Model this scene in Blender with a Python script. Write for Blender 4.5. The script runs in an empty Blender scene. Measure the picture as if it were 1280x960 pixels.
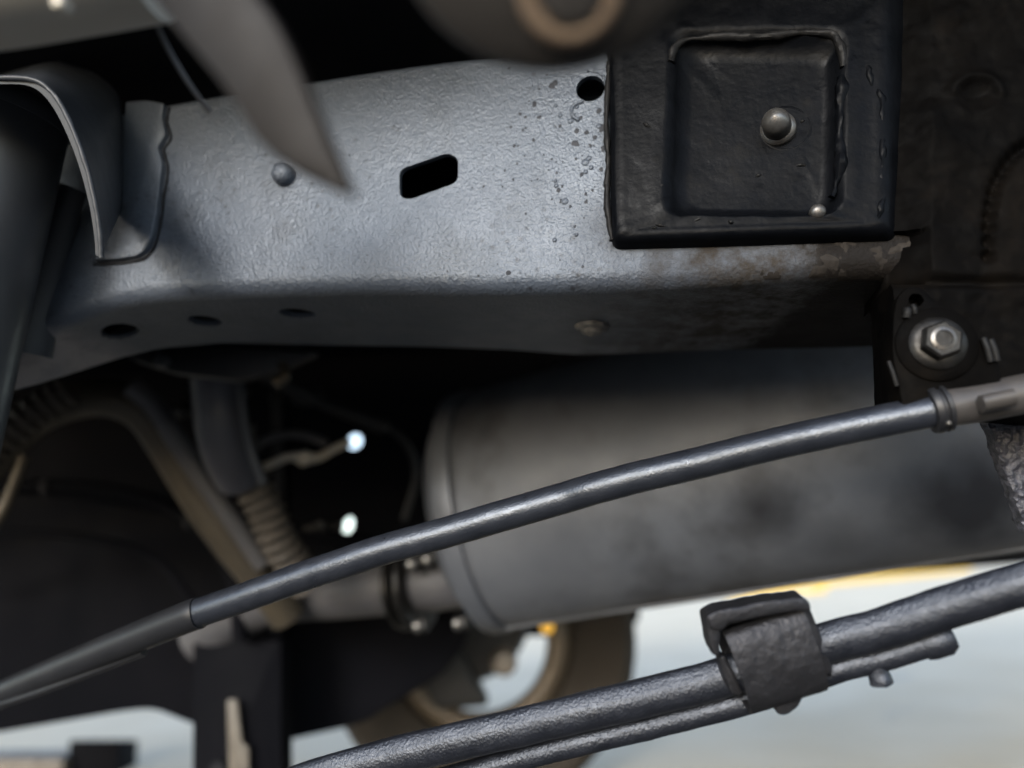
import bpy, bmesh, math, random
from mathutils import Vector, Matrix, noise
random.seed(7)
S = bpy.context.scene
COL = S.collection
V = Vector

# ------------------------------------------------------------------ camera
F = 26.0 / 36.0 * 1280.0
PITCH, ROLL, CAMH = math.radians(14), math.radians(4), 0.45
CAM = V((0, 0, CAMH))
FWD = V((0, math.cos(PITCH), math.sin(PITCH)))
_r, _u = V((1, 0, 0)), V((0, -math.sin(PITCH), math.cos(PITCH)))
RIGHT = _r * math.cos(ROLL) - _u * math.sin(ROLL)
UP = _u * math.cos(ROLL) + _r * math.sin(ROLL)
cd = bpy.data.cameras.new('camera')
cam = bpy.data.objects.new('camera', cd)
COL.objects.link(cam)
cam.matrix_world = Matrix(((RIGHT.x, UP.x, -FWD.x, CAM.x), (RIGHT.y, UP.y, -FWD.y, CAM.y),
                           (RIGHT.z, UP.z, -FWD.z, CAM.z), (0, 0, 0, 1)))
cd.lens, cd.sensor_width, cd.sensor_fit = 26, 36, 'HORIZONTAL'
cd.clip_start, cd.clip_end = 0.01, 2000
cd.dof.use_dof = True
cd.dof.focus_distance = 0.455
cd.dof.aperture_fstop = 2.3
S.camera = cam

# ------------------------------------------------------------------ light
EL, AZ = math.radians(19.5), math.radians(202)          # low veiled sun behind the camera, a little to the left
w = bpy.data.worlds.new('World')
S.world = w
w.use_nodes = True
nt = w.node_tree
bg = nt.nodes['Background']
sky = nt.nodes.new('ShaderNodeTexSky')
sky.sky_type = 'NISHITA'
sky.sun_disc = False
sky.sun_elevation, sky.sun_rotation = EL, AZ
sky.air_density, sky.dust_density, sky.ozone_density = 1.0, 1.2, 2.0
hsv = nt.nodes.new('ShaderNodeHueSaturation')          # thin cloud veil: a paler sky all round
hsv.inputs['Saturation'].default_value = 0.72
nt.links.new(sky.outputs[0], hsv.inputs['Color'])
nt.links.new(hsv.outputs[0], bg.inputs[0])
bg.inputs[1].default_value = 0.15
sl = bpy.data.lights.new('sun', 'SUN')
sl.energy, sl.angle, sl.color = 0.66, math.radians(14), (1.0, 0.995, 0.985)
sun = bpy.data.objects.new('sun', sl)
COL.objects.link(sun)
sd = V((math.sin(AZ) * math.cos(EL), math.cos(AZ) * math.cos(EL), math.sin(EL)))
sun.rotation_euler = sd.to_track_quat('Z', 'Y').to_euler()
vs = S.view_settings
vs.view_transform, vs.look = 'Standard', 'None'
vs.exposure, vs.gamma = 1.55, 1.0
vs.use_curve_mapping = False
S.render.engine = 'CYCLES'
S.cycles.use_denoising = True
S.cycles.max_bounces = 8

# ------------------------------------------------------------------ helpers
def ray(x, y):
    return FWD + RIGHT * ((x - 640) / F) + UP * ((480 - y) / F)

def P(x, y, d):                       # a point seen at (x, y) standing d metres ahead
    return CAM + ray(x, y) * d

class Plane:                          # a plane in the scene with axes u (right), v (up), n (outwards)
    def __init__(s, o, u, v):
        s.o = o; s.u = u.normalized(); s.v = (v - s.u * v.dot(s.u)).normalized(); s.n = s.u.cross(s.v)
    def off(s, h):
        p = Plane(s.o + s.n * h, s.u, s.v); return p
    def px(s, x, y):
        r = ray(x, y); t = (s.o - CAM).dot(s.n) / r.dot(s.n); q = CAM + r * t - s.o
        return (q.dot(s.u), q.dot(s.v))
    def w(s, a, b, c=0.0):
        return s.o + s.u * a + s.v * b + s.n * c
    def at(s, x, y, c=0.0):
        a, b = s.px(x, y); return s.w(a, b, c)

def interp(pts, x):
    if x <= pts[0][0]:
        (a, b), (c, d) = pts[0], pts[1]
    elif x >= pts[-1][0]:
        (a, b), (c, d) = pts[-2], pts[-1]
    else:
        i = 0
        while pts[i + 1][0] < x: i += 1
        (a, b), (c, d) = pts[i], pts[i + 1]
    return b + (d - b) * (x - a) / (c - a)

def catmull(pts, n):
    pts = [V(p) for p in pts]
    if len(pts) == 2: return [pts[0].lerp(pts[1], i / n) for i in range(n + 1)]
    e = [pts[0] * 2 - pts[1]] + pts + [pts[-1] * 2 - pts[-2]]
    out = []
    for i in range(1, len(e) - 2):
        a, b, c, d = e[i - 1:i + 3]
        for k in range(n):
            t = k / n
            out.append(0.5 * (2 * b + (c - a) * t + (2 * a - 5 * b + 4 * c - d) * t * t + (3 * b - a - 3 * c + d) * t ** 3))
    out.append(pts[-1])
    return out

def nz(p, s, seed=0.0):
    return noise.noise(V((p[0] * s + seed, p[1] * s - seed * 1.7, p[2] * s + seed * .6)))

def thing(name, label, cat, loc, group=None):
    o = bpy.data.objects.new(name, None)
    COL.objects.link(o)
    o.empty_display_size = 0.02
    o.location = loc
    o['label'] = label; o['category'] = cat
    if group: o['group'] = group
    return o

def tag(o, label, cat, group=None):
    o['label'] = label; o['category'] = cat
    if group: o['group'] = group
    return o

def wloc(o):
    l = V(o.location)
    while o.parent:
        o = o.parent; l += V(o.location)
    return l

def obj(name, bm, mat, parent=None, smooth=40, label=None, kind=None):
    bm.normal_update()
    me = bpy.data.meshes.new(name)
    c = V((0, 0, 0))
    for v in bm.verts: c += v.co
    c /= max(1, len(bm.verts))
    for v in bm.verts: v.co -= c
    bmesh.ops.recalc_face_normals(bm, faces=bm.faces)
    bm.to_mesh(me); bm.free()
    me.materials.append(mat)
    if smooth:
        me.shade_smooth()
        me.set_sharp_from_angle(angle=math.radians(smooth))
    o = bpy.data.objects.new(name, me)
    COL.objects.link(o)
    o.location = c
    if parent is not None:
        o.parent = parent
        o.location = c - wloc(parent)
    if label: o['label'] = label
    if kind: o['kind'] = kind
    return o

def loft(rings, cap=True, closed=True):
    bm = bmesh.new()
    R = [[bm.verts.new(p) for p in r] for r in rings]
    n = len(R[0])
    for a, b in zip(R, R[1:]):
        for i in range(n if closed else n - 1):
            j = (i + 1) % n
            bm.faces.new((a[i], a[j], b[j], b[i]))
    if cap and closed:
        bm.faces.new(list(reversed(R[0]))); bm.faces.new(R[-1])
    return bm

def tube(path, rad, seg=20, lump=0, lscale=200, n=6, smooth_path=True, squash=1.0, sq_dir=None, ridge=None):
    pts = catmull(path, n) if smooth_path else [V(p) for p in path]
    m = len(pts)
    rads = rad if callable(rad) else (lambda t: rad)
    rings = []
    t0 = (pts[1] - pts[0]).normalized()
    ref = sq_dir or V((0.1, 0.3, 1))
    nrm = (ref - t0 * ref.dot(t0)).normalized()
    for i, p in enumerate(pts):
        t = (pts[min(m - 1, i + 1)] - pts[max(0, i - 1)]).normalized()
        nrm = (nrm - t * nrm.dot(t)).normalized()
        b = t.cross(nrm)
        r = rads(i / (m - 1))
        ring = []
        for k in range(seg):
            a = 2 * math.pi * k / seg
            d = nrm * math.cos(a) * squash + b * math.sin(a)
            q = p + d * r
            if lump: q += d.normalized() * (nz(q, lscale, 3) * lump + nz(q, lscale * .35, 9) * lump)
            ring.append(q)
        rings.append(ring)
    return loft(rings)

def dense(path, step):
    """resample a world polyline at equal steps"""
    pts = catmull(path, 12); out = [pts[0]]; acc = 0
    for a, b in zip(pts, pts[1:]):
        L = (b - a).length; d = step - acc
        while d <= L:
            out.append(a.lerp(b, d / L)); d += step
        acc = (acc + L) % step
    if (out[-1] - pts[-1]).length < step * .3: out.pop()
    out.append(pts[-1])
    return out

def lathe(o, ax, prof, seg=28, cap=True):
    ax = V(ax).normalized()
    h = V((0, 0, 1)) if abs(ax.z) < .9 else V((1, 0, 0))
    a = ax.cross(h).normalized(); b = ax.cross(a)
    rings = []
    for r, z in prof:
        r = max(r, 1e-5)
        rings.append([V(o) + ax * z + (a * math.cos(2 * math.pi * k / seg) + b * math.sin(2 * math.pi * k / seg)) * r for k in range(seg)])
    return loft(rings, cap)

def hexhead(o, ax, r, h, rot=0.0):
    ax = V(ax).normalized(); hh = V((0, 0, 1)) if abs(ax.z) < .9 else V((1, 0, 0))
    a = ax.cross(hh).normalized(); b = ax.cross(a)
    def ring(rr, z, n=6):
        return [V(o) + ax * z + (a * math.cos(rot + 2 * math.pi * k / n) + b * math.sin(rot + 2 * math.pi * k / n)) * rr for k in range(n)]
    return loft([ring(r, 0), ring(r, h * .82), ring(r * .86, h)])

def roundpoly(pts, r, seg=5):
    n = len(pts); out = []
    for i in range(n):
        p, a, b = V(pts[i]).to_2d(), V(pts[i - 1]).to_2d(), V(pts[(i + 1) % n]).to_2d()
        da, db = (a - p), (b - p)
        rr = min(r, da.length * .45, db.length * .45)
        s, e = p + da.normalized() * rr, p + db.normalized() * rr
        for k in range(seg + 1):
            t = k / seg
            out.append((s * (1 - t) ** 2 + p * 2 * t * (1 - t) + e * t * t)[:])
    return out

def prism(plane, pts, h0, h1, bevel=0.0):
    """plate with outline pts (u,v) between heights h0 and h1 on a plane"""
    rings = [[plane.w(a, b, h0) for a, b in pts]]
    if bevel:
        c = V((sum(p[0] for p in pts) / len(pts), sum(p[1] for p in pts) / len(pts)))
        def inset(d):
            o = []
            n = len(pts)
            for i in range(n):
                p = V(pts[i]); t = (V(pts[(i + 1) % n]) - V(pts[i - 1]))
                nn = V((t.y, -t.x)); nn = nn.normalized() if nn.length > 1e-9 else V((0, 0))
                o.append(p - nn * d * sgn)
            return o
        area = sum(pts[i - 1][0] * pts[i][1] - pts[i][0] * pts[i - 1][1] for i in range(len(pts)))
        sgn = 1 if area > 0 else -1
        s = 1 if h1 > h0 else -1
        rings.append([plane.w(a, b, h1 - bevel * s) for a, b in pts])
        rings.append([plane.w(p.x, p.y, h1 - bevel * .3 * s) for p in inset(bevel * .3)])
        rings.append([plane.w(p.x, p.y, h1) for p in inset(bevel)])
    else:
        rings.append([plane.w(a, b, h1) for a, b in pts])
    return loft(rings)

def pxpoly(plane, pts, r=0.0, seg=5):
    q = [plane.px(*p) for p in pts]
    return roundpoly(q, r, seg) if r else q

def circle_px(plane, x, y, rp, n=24, wob=0.0):
    c = V(plane.px(x, y)); e = V(plane.px(x + rp, y)); r = (e - c).length
    return [(c.x + r * (1 + wob * math.sin(3 * k + 1)) * math.cos(2 * math.pi * k / n), c.y + r * (1 + wob * math.cos(2 * k)) * math.sin(2 * math.pi * k / n)) for k in range(n)]

def cut(o, cutters):
    """boolean difference with temporary prisms, applied at once"""
    for bm in cutters:
        bmesh.ops.recalc_face_normals(bm, faces=bm.faces)
        me = bpy.data.meshes.new('cut'); bm.to_mesh(me); bm.free()
        c = bpy.data.objects.new('cut', me); COL.objects.link(c)
        m = o.modifiers.new('b', 'BOOLEAN'); m.object = c; m.operation = 'DIFFERENCE'; m.solver = 'EXACT'
        bpy.context.view_layer.update()
        dg = bpy.context.evaluated_depsgraph_get()
        new = bpy.data.meshes.new_from_object(o.evaluated_get(dg))
        o.modifiers.clear()
        old = o.data; o.data = new; new.name = old.name
        bpy.data.meshes.remove(old)
        bpy.data.objects.remove(c)
    o.data.set_sharp_from_angle(angle=math.radians(40))

def heightpatch(plane, quad, nx, ny, hf, back=0.03):
    """lumpy solid patch: quad = px corners TL TR BR BL, hf(s, t, point) gives the height"""
    TL, TR, BR, BL = [V(plane.px(*q)) for q in quad]
    bm = bmesh.new(); g = []
    for j in range(ny + 1):
        row = []
        for i in range(nx + 1):
            s, t = i / nx, j / ny
            q = (TL.lerp(TR, s)).lerp(BL.lerp(BR, s), t)
            row.append(bm.verts.new(plane.w(q.x, q.y, hf(s, t, plane.w(q.x, q.y)))))
        g.append(row)
    for j in range(ny):
        for i in range(nx):
            bm.faces.new((g[j][i], g[j + 1][i], g[j + 1][i + 1], g[j][i + 1]))
    ring = [g[0][i] for i in range(nx + 1)] + [g[j][nx] for j in range(1, ny + 1)] + \
           [g[ny][i] for i in range(nx - 1, -1, -1)] + [g[j][0] for j in range(ny - 1, 0, -1)]
    bk = [bm.verts.new(v.co - plane.n * (back)) for v in ring]
    for i in range(len(ring)):
        j = (i + 1) % len(ring)
        bm.faces.new((ring[i], ring[j], bk[j], bk[i]))
    bm.faces.new(bk)
    return bm

def box(o, ax, ay, az, bevel=0.0, seg=2):
    """box from corner o along three edge vectors"""
    bm = bmesh.new()
    o, ax, ay, az = V(o), V(ax), V(ay), V(az)
    vs_ = [bm.verts.new(o + ax * i + ay * j + az * k) for k in (0, 1) for j in (0, 1) for i in (0, 1)]
    for f in ((0, 1, 3, 2), (4, 6, 7, 5), (0, 4, 5, 1), (2, 3, 7, 6), (0, 2, 6, 4), (1, 5, 7, 3)):
        bm.faces.new([vs_[i] for i in f])
    if bevel:
        bmesh.ops.bevel(bm, geom=list(bm.edges), offset=bevel, segments=seg, affect='EDGES', profile=.6)
    return bm

# ------------------------------------------------------------------ materials
def mat(name, c1, c2=None, cscale=25, rough=(.45, .6), metallic=0.0, spec=.5, bump=None, bump2=None,
        spots=None, dirt=None, emit=None, detail=5, aniso=None, grime=None, dark_blotch=(), stint=None):
    m = bpy.data.materials.new(name); m.use_nodes = True
    N, L = m.node_tree.nodes, m.node_tree.links
    b = N['Principled BSDF']
    tc = N.new('ShaderNodeTexCoord')
    def nzn(scale, det=detail, rgh=.6, vec=None):
        n_ = N.new('ShaderNodeTexNoise'); n_.inputs['Scale'].default_value = scale
        n_.inputs['Detail'].default_value = det; n_.inputs['Roughness'].default_value = rgh
        L.new(vec or tc.outputs['Object'], n_.inputs['Vector']); return n_
    def ramp(src, lo, hi):
        r = N.new('ShaderNodeMapRange'); r.inputs[1].default_value = lo; r.inputs[2].default_value = hi
        L.new(src, r.inputs[0]); return r.outputs[0]
    def mix(fac, a, c):
        x = N.new('ShaderNodeMix'); x.data_type = 'RGBA'
        L.new(fac, x.inputs[0])
        for s_, val in ((6, a), (7, c)):
            if isinstance(val, tuple): x.inputs[s_].default_value = (*val, 1)
            else: L.new(val, x.inputs[s_])
        return x.outputs[2]
    n1 = nzn(cscale)
    colr = mix(ramp(n1.outputs[0], .35, .68), c1, c2 or c1)
    if spots:
        sc, lo, hi, scol, msc = spots
        mp = N.new('ShaderNodeTexVoronoi'); mp.inputs['Scale'].default_value = sc
        L.new(tc.outputs['Object'], mp.inputs['Vector'])
        s1 = ramp(mp.outputs['Distance'], hi, lo)
        m2 = nzn(msc, 3)
        mul = N.new('ShaderNodeMath'); mul.operation = 'MULTIPLY'
        L.new(s1, mul.inputs[0]); L.new(ramp(m2.outputs[0], .5, .6), mul.inputs[1])
        colr = mix(mul.outputs[0], colr, scol)
    if dirt:
        sc, lo, hi, dcol = dirt
        colr = mix(ramp(nzn(sc, 7, .65).outputs[0], lo, hi), colr, dcol)
    gk = None
    for grime in (grime or ()):                                          # road grime that builds up along the rail between two x values
        xa, xb, za, zb, gcol, bias = grime
        gp = N.new('ShaderNodeNewGeometry'); sx = N.new('ShaderNodeSeparateXYZ'); L.new(gp.outputs['Position'], sx.inputs[0])
        k1 = N.new('ShaderNodeMath'); k1.operation = 'MULTIPLY'
        L.new(ramp(sx.outputs[0], xa, xb), k1.inputs[0]); L.new(ramp(sx.outputs[2], za, zb), k1.inputs[1])
        k2 = N.new('ShaderNodeMath'); k2.operation = 'MULTIPLY_ADD'; k2.inputs[1].default_value = 1.6
        L.new(nzn(48, 8, .7).outputs[0], k2.inputs[0]); k2.inputs[2].default_value = bias
        k3 = N.new('ShaderNodeMath'); k3.operation = 'MULTIPLY'; k3.use_clamp = True
        L.new(k1.outputs[0], k3.inputs[0]); L.new(k2.outputs[0], k3.inputs[1])
        k4 = N.new('ShaderNodeMath'); k4.operation = 'MULTIPLY'; k4.use_clamp = True; k4.inputs[1].default_value = 1.7
        L.new(k3.outputs[0], k4.inputs[0])
        colr = mix(k4.outputs[0], colr, gcol)
        if gk is None or bias > 0:
            if gk is not None:
                sm = N.new('ShaderNodeMath'); sm.operation = 'MAXIMUM'
                L.new(gk.outputs[0], sm.inputs[0]); L.new(k4.outputs[0], sm.inputs[1]); gk = sm
            else: gk = k4
    for (cx, rad, amt, scol_) in dark_blotch:               # dark blotches at fixed places; those on the silencer are painted shadows and reflections
        gp2 = N.new('ShaderNodeNewGeometry')
        wob = nzn(22, 3); va = N.new('ShaderNodeVectorMath'); va.operation = 'MULTIPLY_ADD'
        L.new(wob.outputs['Color'], va.inputs[0]); va.inputs[1].default_value = (rad * .7,) * 3; L.new(gp2.outputs['Position'], va.inputs[2])
        vd = N.new('ShaderNodeVectorMath'); vd.operation = 'DISTANCE'
        L.new(va.outputs[0], vd.inputs[0]); vd.inputs[1].default_value = tuple(c_ + rad * .35 for c_ in cx)
        f_ = ramp(vd.outputs['Value'], rad, rad * .35)
        f2 = N.new('ShaderNodeMath'); f2.operation = 'MULTIPLY'; f2.inputs[1].default_value = amt; L.new(f_, f2.inputs[0])
        colr = mix(f2.outputs[0], colr, scol_)
    if grime:
        kk = N.new('ShaderNodeMapRange'); kk.inputs[3].default_value = spec; kk.inputs[4].default_value = spec * .12
        L.new(gk.outputs[0], kk.inputs[0]); L.new(kk.outputs[0], b.inputs['Specular IOR Level'])
    L.new(colr, b.inputs['Base Color'])
    n3 = nzn(cscale * 2.3, 4)
    rr = N.new('ShaderNodeMapRange'); rr.inputs[1].default_value = .3; rr.inputs[2].default_value = .7
    rr.inputs[3].default_value, rr.inputs[4].default_value = rough
    L.new(n3.outputs[0], rr.inputs[0])
    ro = rr.outputs[0]
    if gk:
        ad = N.new('ShaderNodeMath'); ad.operation = 'MULTIPLY_ADD'; ad.inputs[1].default_value = .3
        L.new(gk.outputs[0], ad.inputs[0]); L.new(ro, ad.inputs[2]); ro = ad.outputs[0]
    L.new(ro, b.inputs['Roughness'])
    b.inputs['Metallic'].default_value = metallic
    b.inputs['Specular IOR Level'].default_value = spec
    if stint: b.inputs['Specular Tint'].default_value = (*stint, 1)
    prev = None
    for bp in (bump2, bump):
        if not bp: continue
        sc, amp = bp
        vec = None
        if aniso:
            mpn = N.new('ShaderNodeMapping'); mpn.inputs['Scale'].default_value = aniso[0]
            mpn.inputs['Rotation'].default_value = aniso[1]
            L.new(tc.outputs['Object'], mpn.inputs['Vector']); vec = mpn.outputs[0]
        h = nzn(sc, 3, .55, vec)
        bn = N.new('ShaderNodeBump'); bn.inputs['Strength'].default_value = 1; bn.inputs['Distance'].default_value = amp
        L.new(h.outputs[0], bn.inputs['Height'])
        if prev: L.new(prev.outputs[0], bn.inputs['Normal'])
        prev = bn
    if prev: L.new(prev.outputs[0], b.inputs['Normal'])
    if emit:
        b.inputs['Emission Color'].default_value = (*emit[0], 1); b.inputs['Emission Strength'].default_value = emit[1]
    return m

M = {}
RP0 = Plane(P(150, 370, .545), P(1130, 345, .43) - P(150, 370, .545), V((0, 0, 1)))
M['rail'] = mat('rail_paint', (.062, .074, .094), (.078, .09, .112), 9, (.29, .48), bump=(520, .0008), bump2=(150, .0006),
                spots=(120, .1, .3, (.022, .024, .03), 13), dirt=(16, .54, .76, (.042, .047, .056)), spec=.85, dark_blotch=((tuple(RP0.at(352, 288)), .013, .7, (.025, .028, .036)), (tuple(RP0.at(470, 330)), .02, .3, (.04, .045, .055))), grime=((.03, .13, .690, .655, (.045, .038, .031), -.35), (-.19, -.27, .652, .642, (.27, .25, .255), -.25), (.165, .225, .7, .66, (.012, .0098, .008), .25)), stint=(.82, .9, 1.0))
M['flange'] = mat('frame_underside', (.1, .1, .105), (.16, .145, .135), 22, (.5, .7), bump=(300, .0002), dirt=(30, .6, .75, (.2, .175, .15)))
M['black'] = mat('satin_black_paint', (.002, .0024, .0032), (.0034, .0038, .005), 40, (.26, .5), bump=(260, .00022), bump2=(45, .0006), spec=.06,
                 dirt=(45, .62, .85, (.012, .0115, .0105)))
M['blackmatte'] = mat('dull_black', (.012, .013, .016), (.02, .02, .022), 15, (.6, .8), bump=(120, .0004), spec=.12)
M['shroud'] = mat('shroud_paint', (.03, .034, .041), (.038, .042, .05), 18, (.4, .5), bump=(300, .00012), spec=.4)
M['bump'] = mat('bump_stop_rubber', (.045, .046, .057), (.055, .056, .068), 14, (.32, .42), spec=.5)
M['shock'] = mat('shock_paint', (.05, .055, .062), (.06, .065, .072), 14, (.3, .42), bump=(200, .00008), spec=.6)
M['undercoat'] = mat('rough_undercoat', (.0013, .0012, .0012), (.003, .0026, .0023), 28, (.5, .75), bump=(180, .0004), bump2=(60, .0003), spec=.025,
                     dirt=(24, .55, .75, (.006, .0047, .0036)))
M['mud'] = mat('mud_crust', (.020, .0172, .0145), (.034, .029, .0245), 45, (.6, .85), bump=(260, .0008), bump2=(80, .0012), spec=.12,
               dirt=(40, .5, .7, (.025, .021, .018)))
M['bead'] = mat('lit_rim_bead', (.006, .006, .0065), (.014, .0135, .013), 60, (.4, .6), bump=(400, .0003), spec=.16)
M['steel'] = mat('worn_steel', (.2, .195, .185), (.11, .1, .09), 120, (.3, .5), metallic=.8, bump=(500, .0001))
M['bolt'] = mat('dull_zinc', (.03, .029, .0275), (.014, .0125, .011), 150, (.3, .5), metallic=.7, bump=(500, .00015))
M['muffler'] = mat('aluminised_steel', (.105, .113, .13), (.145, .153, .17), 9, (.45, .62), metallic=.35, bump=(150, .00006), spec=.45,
                   dirt=(6, .5, .7, (.05, .05, .053)), dark_blotch=((tuple(P(955, 645, .70)), .055, .85, (.016, .016, .018)), (tuple(P(1215, 640, .66)), .07, .8, (.016, .017, .022)), (tuple(P(1050, 690, .70)), .04, .4, (.03, .03, .031))))  # blotches put blurred shadows and reflections into the shell colour
M['rod'] = mat('rod_coating', (.012, .0135, .018), (.02, .022, .028), 60, (.27, .42), bump=(700, .00026), bump2=(300, .00005), spec=1.0, stint=(.8, .88, 1.0))
M['rodsleeve'] = mat('rubber_sleeve', (.010, .0105, .012), (.014, .0145, .017), 30, (.4, .5), bump=(300, .00006), spec=.5)
M['ferrule'] = mat('ferrule_metal', (.06, .056, .055), (.085, .077, .07), 50, (.35, .5), metallic=.3, bump=(300, .0001))
M['hose'] = mat('thick_black_coating', (.007, .0078, .0108), (.013, .0142, .019), 60, (.28, .5), bump=(650, .0006), bump2=(240, .00006), spec=.85, stint=(.8, .87, 1.0))
M['clip'] = mat('clip_rubber', (.009, .0089, .0098), (.014, .0137, .0147), 45, (.42, .55), bump=(420, .0005), bump2=(180, .0002), spec=.5, stint=(.88, .9, 1.0))
M['granular'] = mat('granular_strap', (.02, .021, .027), (.08, .08, .1), 260, (.35, .6), bump=(330, .0022), spec=.7)
M['exhaust'] = mat('rusty_pipe', (.06, .05, .037), (.09, .073, .05), 14, (.4, .6), metallic=.25, bump=(90, .0003), dirt=(12, .58, .7, (.03, .028, .027)))
M['conduit'] = mat('grey_conduit', (.065, .065, .072), (.085, .082, .085), 20, (.4, .55), bump=(150, .0002))
M['brownrib'] = mat('brown_conduit', (.05, .042, .034), (.078, .064, .05), 22, (.5, .65))
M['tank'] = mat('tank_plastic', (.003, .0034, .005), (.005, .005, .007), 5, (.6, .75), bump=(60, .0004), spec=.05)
M['tab'] = mat('tab_paint', (.0085, .0066, .0055), (.0125, .0098, .008), 16, (.5, .65), spec=.22, bump=(120, .0002), dirt=(20, .6, .75, (.014, .0105, .008)))
M['boss'] = mat('boss_casting', (.026, .0235, .0225), (.034, .0305, .0275), 18, (.55, .7), spec=.3, bump=(100, .0004))
M['copper'] = mat('rusty_ring', (.16, .11, .075), (.2, .145, .10), 30, (.4, .55), metallic=.2)
M['beige'] = mat('beige_panel', (.42, .4, .35), (.5, .475, .42), 6, (.5, .65), bump=(50, .0003))
M['zinc'] = mat('bright_zinc_or_glint', (.5, .49, .46), (.52, .46, .35), 50, (.25, .4), metallic=.25)
M['chrome'] = mat('polished_ball', (.93, .94, .9), None, 10, (.12, .16), metallic=.6)
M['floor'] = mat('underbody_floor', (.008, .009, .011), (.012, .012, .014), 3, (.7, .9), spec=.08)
M['tyre'] = mat('dusty_tyre', (.026, .022, .018), (.04, .032, .025), 8, (.7, .85), bump=(60, .001), spec=.25)
M['rim'] = mat('brown_rim', (.10, .076, .052), (.13, .10, .07), 10, (.4, .55), metallic=.2)
M['drum'] = mat('dark_drum', (.02, .02, .022), (.03, .028, .026), 20, (.5, .7))
M['hub'] = mat('hub_cap', (.3, .26, .22), (.36, .31, .27), 20, (.4, .5))
M['white'] = mat('white_paint', (.78, .78, .76), (.7, .7, .68), 5, (.4, .6))
M['yellow'] = mat('yellow_paint', (.75, .5, .06), (.68, .46, .08), 4, (.5, .65))
M['amber'] = mat('amber_lens', (.7, .38, .04), None, 10, (.25, .35), emit=((1.0, .55, .08), .22))
M['strip'] = mat('beige_strip', (.09, .078, .062), (.13, .112, .09), 18, (.4, .6))
M['concrete'] = mat('pale_concrete', (.62, .545, .41), (.70, .615, .465), 1.6, (.55, .75), bump=(30, .002), bump2=(6, .002), dirt=(3, .6, .8, (.42, .41, .38)), spec=.3)

M['plug'] = mat('chalky_plug', (.2, .19, .175), (.09, .085, .078), 130, (.6, .8), bump=(300, .0006), spec=.3)
M['speck'] = mat('tar_speck', (.016, .018, .024), (.026, .029, .037), 80, (.5, .7), spec=.3)
M['dim_ground'] = mat('low_bounce_ground', (.05, .05, .052), (.075, .073, .07), 6, (.7, .9), bump=(160, .003), bump2=(40, .002), spec=.2)

# ------------------------------------------------------------------ setting
g = bmesh.new()
nv = 60
bmesh.ops.create_grid(g, x_segments=nv, y_segments=nv, size=400)
o = obj('ground', g, M['dim_ground'], smooth=0, kind='structure')  # near part lies out of view, made dark to cut bounce light
obj('pavement', box((-60, 1.28, -.05), (120, 0, 0), (0, 60, 0), (0, 0, .062), .004), M['concrete'], smooth=0, kind='structure')

# ------------------------------------------------------------------ underbody floor, tank and other dark masses
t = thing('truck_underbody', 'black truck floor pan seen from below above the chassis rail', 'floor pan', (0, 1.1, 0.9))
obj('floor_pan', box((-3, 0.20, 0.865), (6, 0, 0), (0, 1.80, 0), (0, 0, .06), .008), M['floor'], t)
obj('far_sky_blocker', box((.40, 1.9, .375), (2.6, 0, 0), (0, .09, 0), (0, 0, .485), .02), M['floor'], t)  # unseen box added to block the far sky and darken the ground
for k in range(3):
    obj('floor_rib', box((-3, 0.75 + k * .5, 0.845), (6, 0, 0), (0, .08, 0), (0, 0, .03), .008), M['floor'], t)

RP = Plane(P(150, 370, .545), P(1130, 345, .43) - P(150, 370, .545), V((0, 0, 1)))      # the rail web

def facing(d, x=640, y=480):          # upright plane across the view at depth d
    return Plane(P(x, y, d), RIGHT - V((0, 0, 1)) * RIGHT.z, V((0, 0, 1)))

FT = facing(1.3)
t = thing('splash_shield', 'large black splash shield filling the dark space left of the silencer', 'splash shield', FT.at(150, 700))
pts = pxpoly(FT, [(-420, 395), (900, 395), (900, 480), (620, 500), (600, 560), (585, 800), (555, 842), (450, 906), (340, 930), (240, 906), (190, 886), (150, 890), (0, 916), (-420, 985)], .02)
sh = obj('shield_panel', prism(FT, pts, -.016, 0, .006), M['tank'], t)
cut(sh, [prism(FT, circle_px(FT, 442, 551, 10, 20), -.05, .05), prism(FT, [FT.px(x, y) for x, y in ((431, 648), (438, 645), (442, 650), (441, 660), (434, 669), (427, 667), (426, 657))], -.05, .05)])  # openings added so the sky behind shows as two bright dots
obj('shield_strap', tube([FT.at(345, 440, .004), FT.at(350, 620, .004), FT.at(345, 880, .004)], .012, 12, squash=.4), M['blackmatte'], t)
obj('seam_ridge', tube([FT.at(-200, 615, .002), FT.at(60, 612, .002), FT.at(240, 640, .002), FT.at(520, 690, .002)], .012, 10), M['tank'], t)

FD = facing(1.15)
t = thing('shackle_arm', 'black upright arm hanging below the shield beside beige strip', 'suspension arm', FD.at(300, 900))
obj('arm_plate', prism(FD, pxpoly(FD, [(240, 800), (352, 800), (352, 1060), (238, 1060)], .006), -.05, 0, .006), M['tank'], t)
obj('arm_bolt', hexhead(FD.at(275, 960, 0), FD.n, .012, .01), M['blackmatte'], t)
o = obj('hanger_strip', prism(FD, pxpoly(FD, [(289, 872), (302, 872), (308, 925), (316, 930), (317, 1010), (293, 1010)], .004), .012, .018, .002), M['strip'])
tag(o, 'narrow beige metal strip hanging at bottom left in front of black arm', 'strip')

# far blocks on the ground
o = obj('wheel_chock', box(P(86, 925, 1.9), RIGHT * .13, V((0, .10, -.02)), V((0, 0, -.2)), .006), M['tank'])
tag(o, 'black block standing on bright ground at bottom left', 'block')
o = obj('ground_plank', box(P(-140, 948, 1.86), RIGHT * .44, V((0, .1, 0)), V((0, 0, -.12)), .008), M['strip'])
tag(o, 'dusty brown timber lying on bright ground in the bottom left corner', 'timber')

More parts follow.
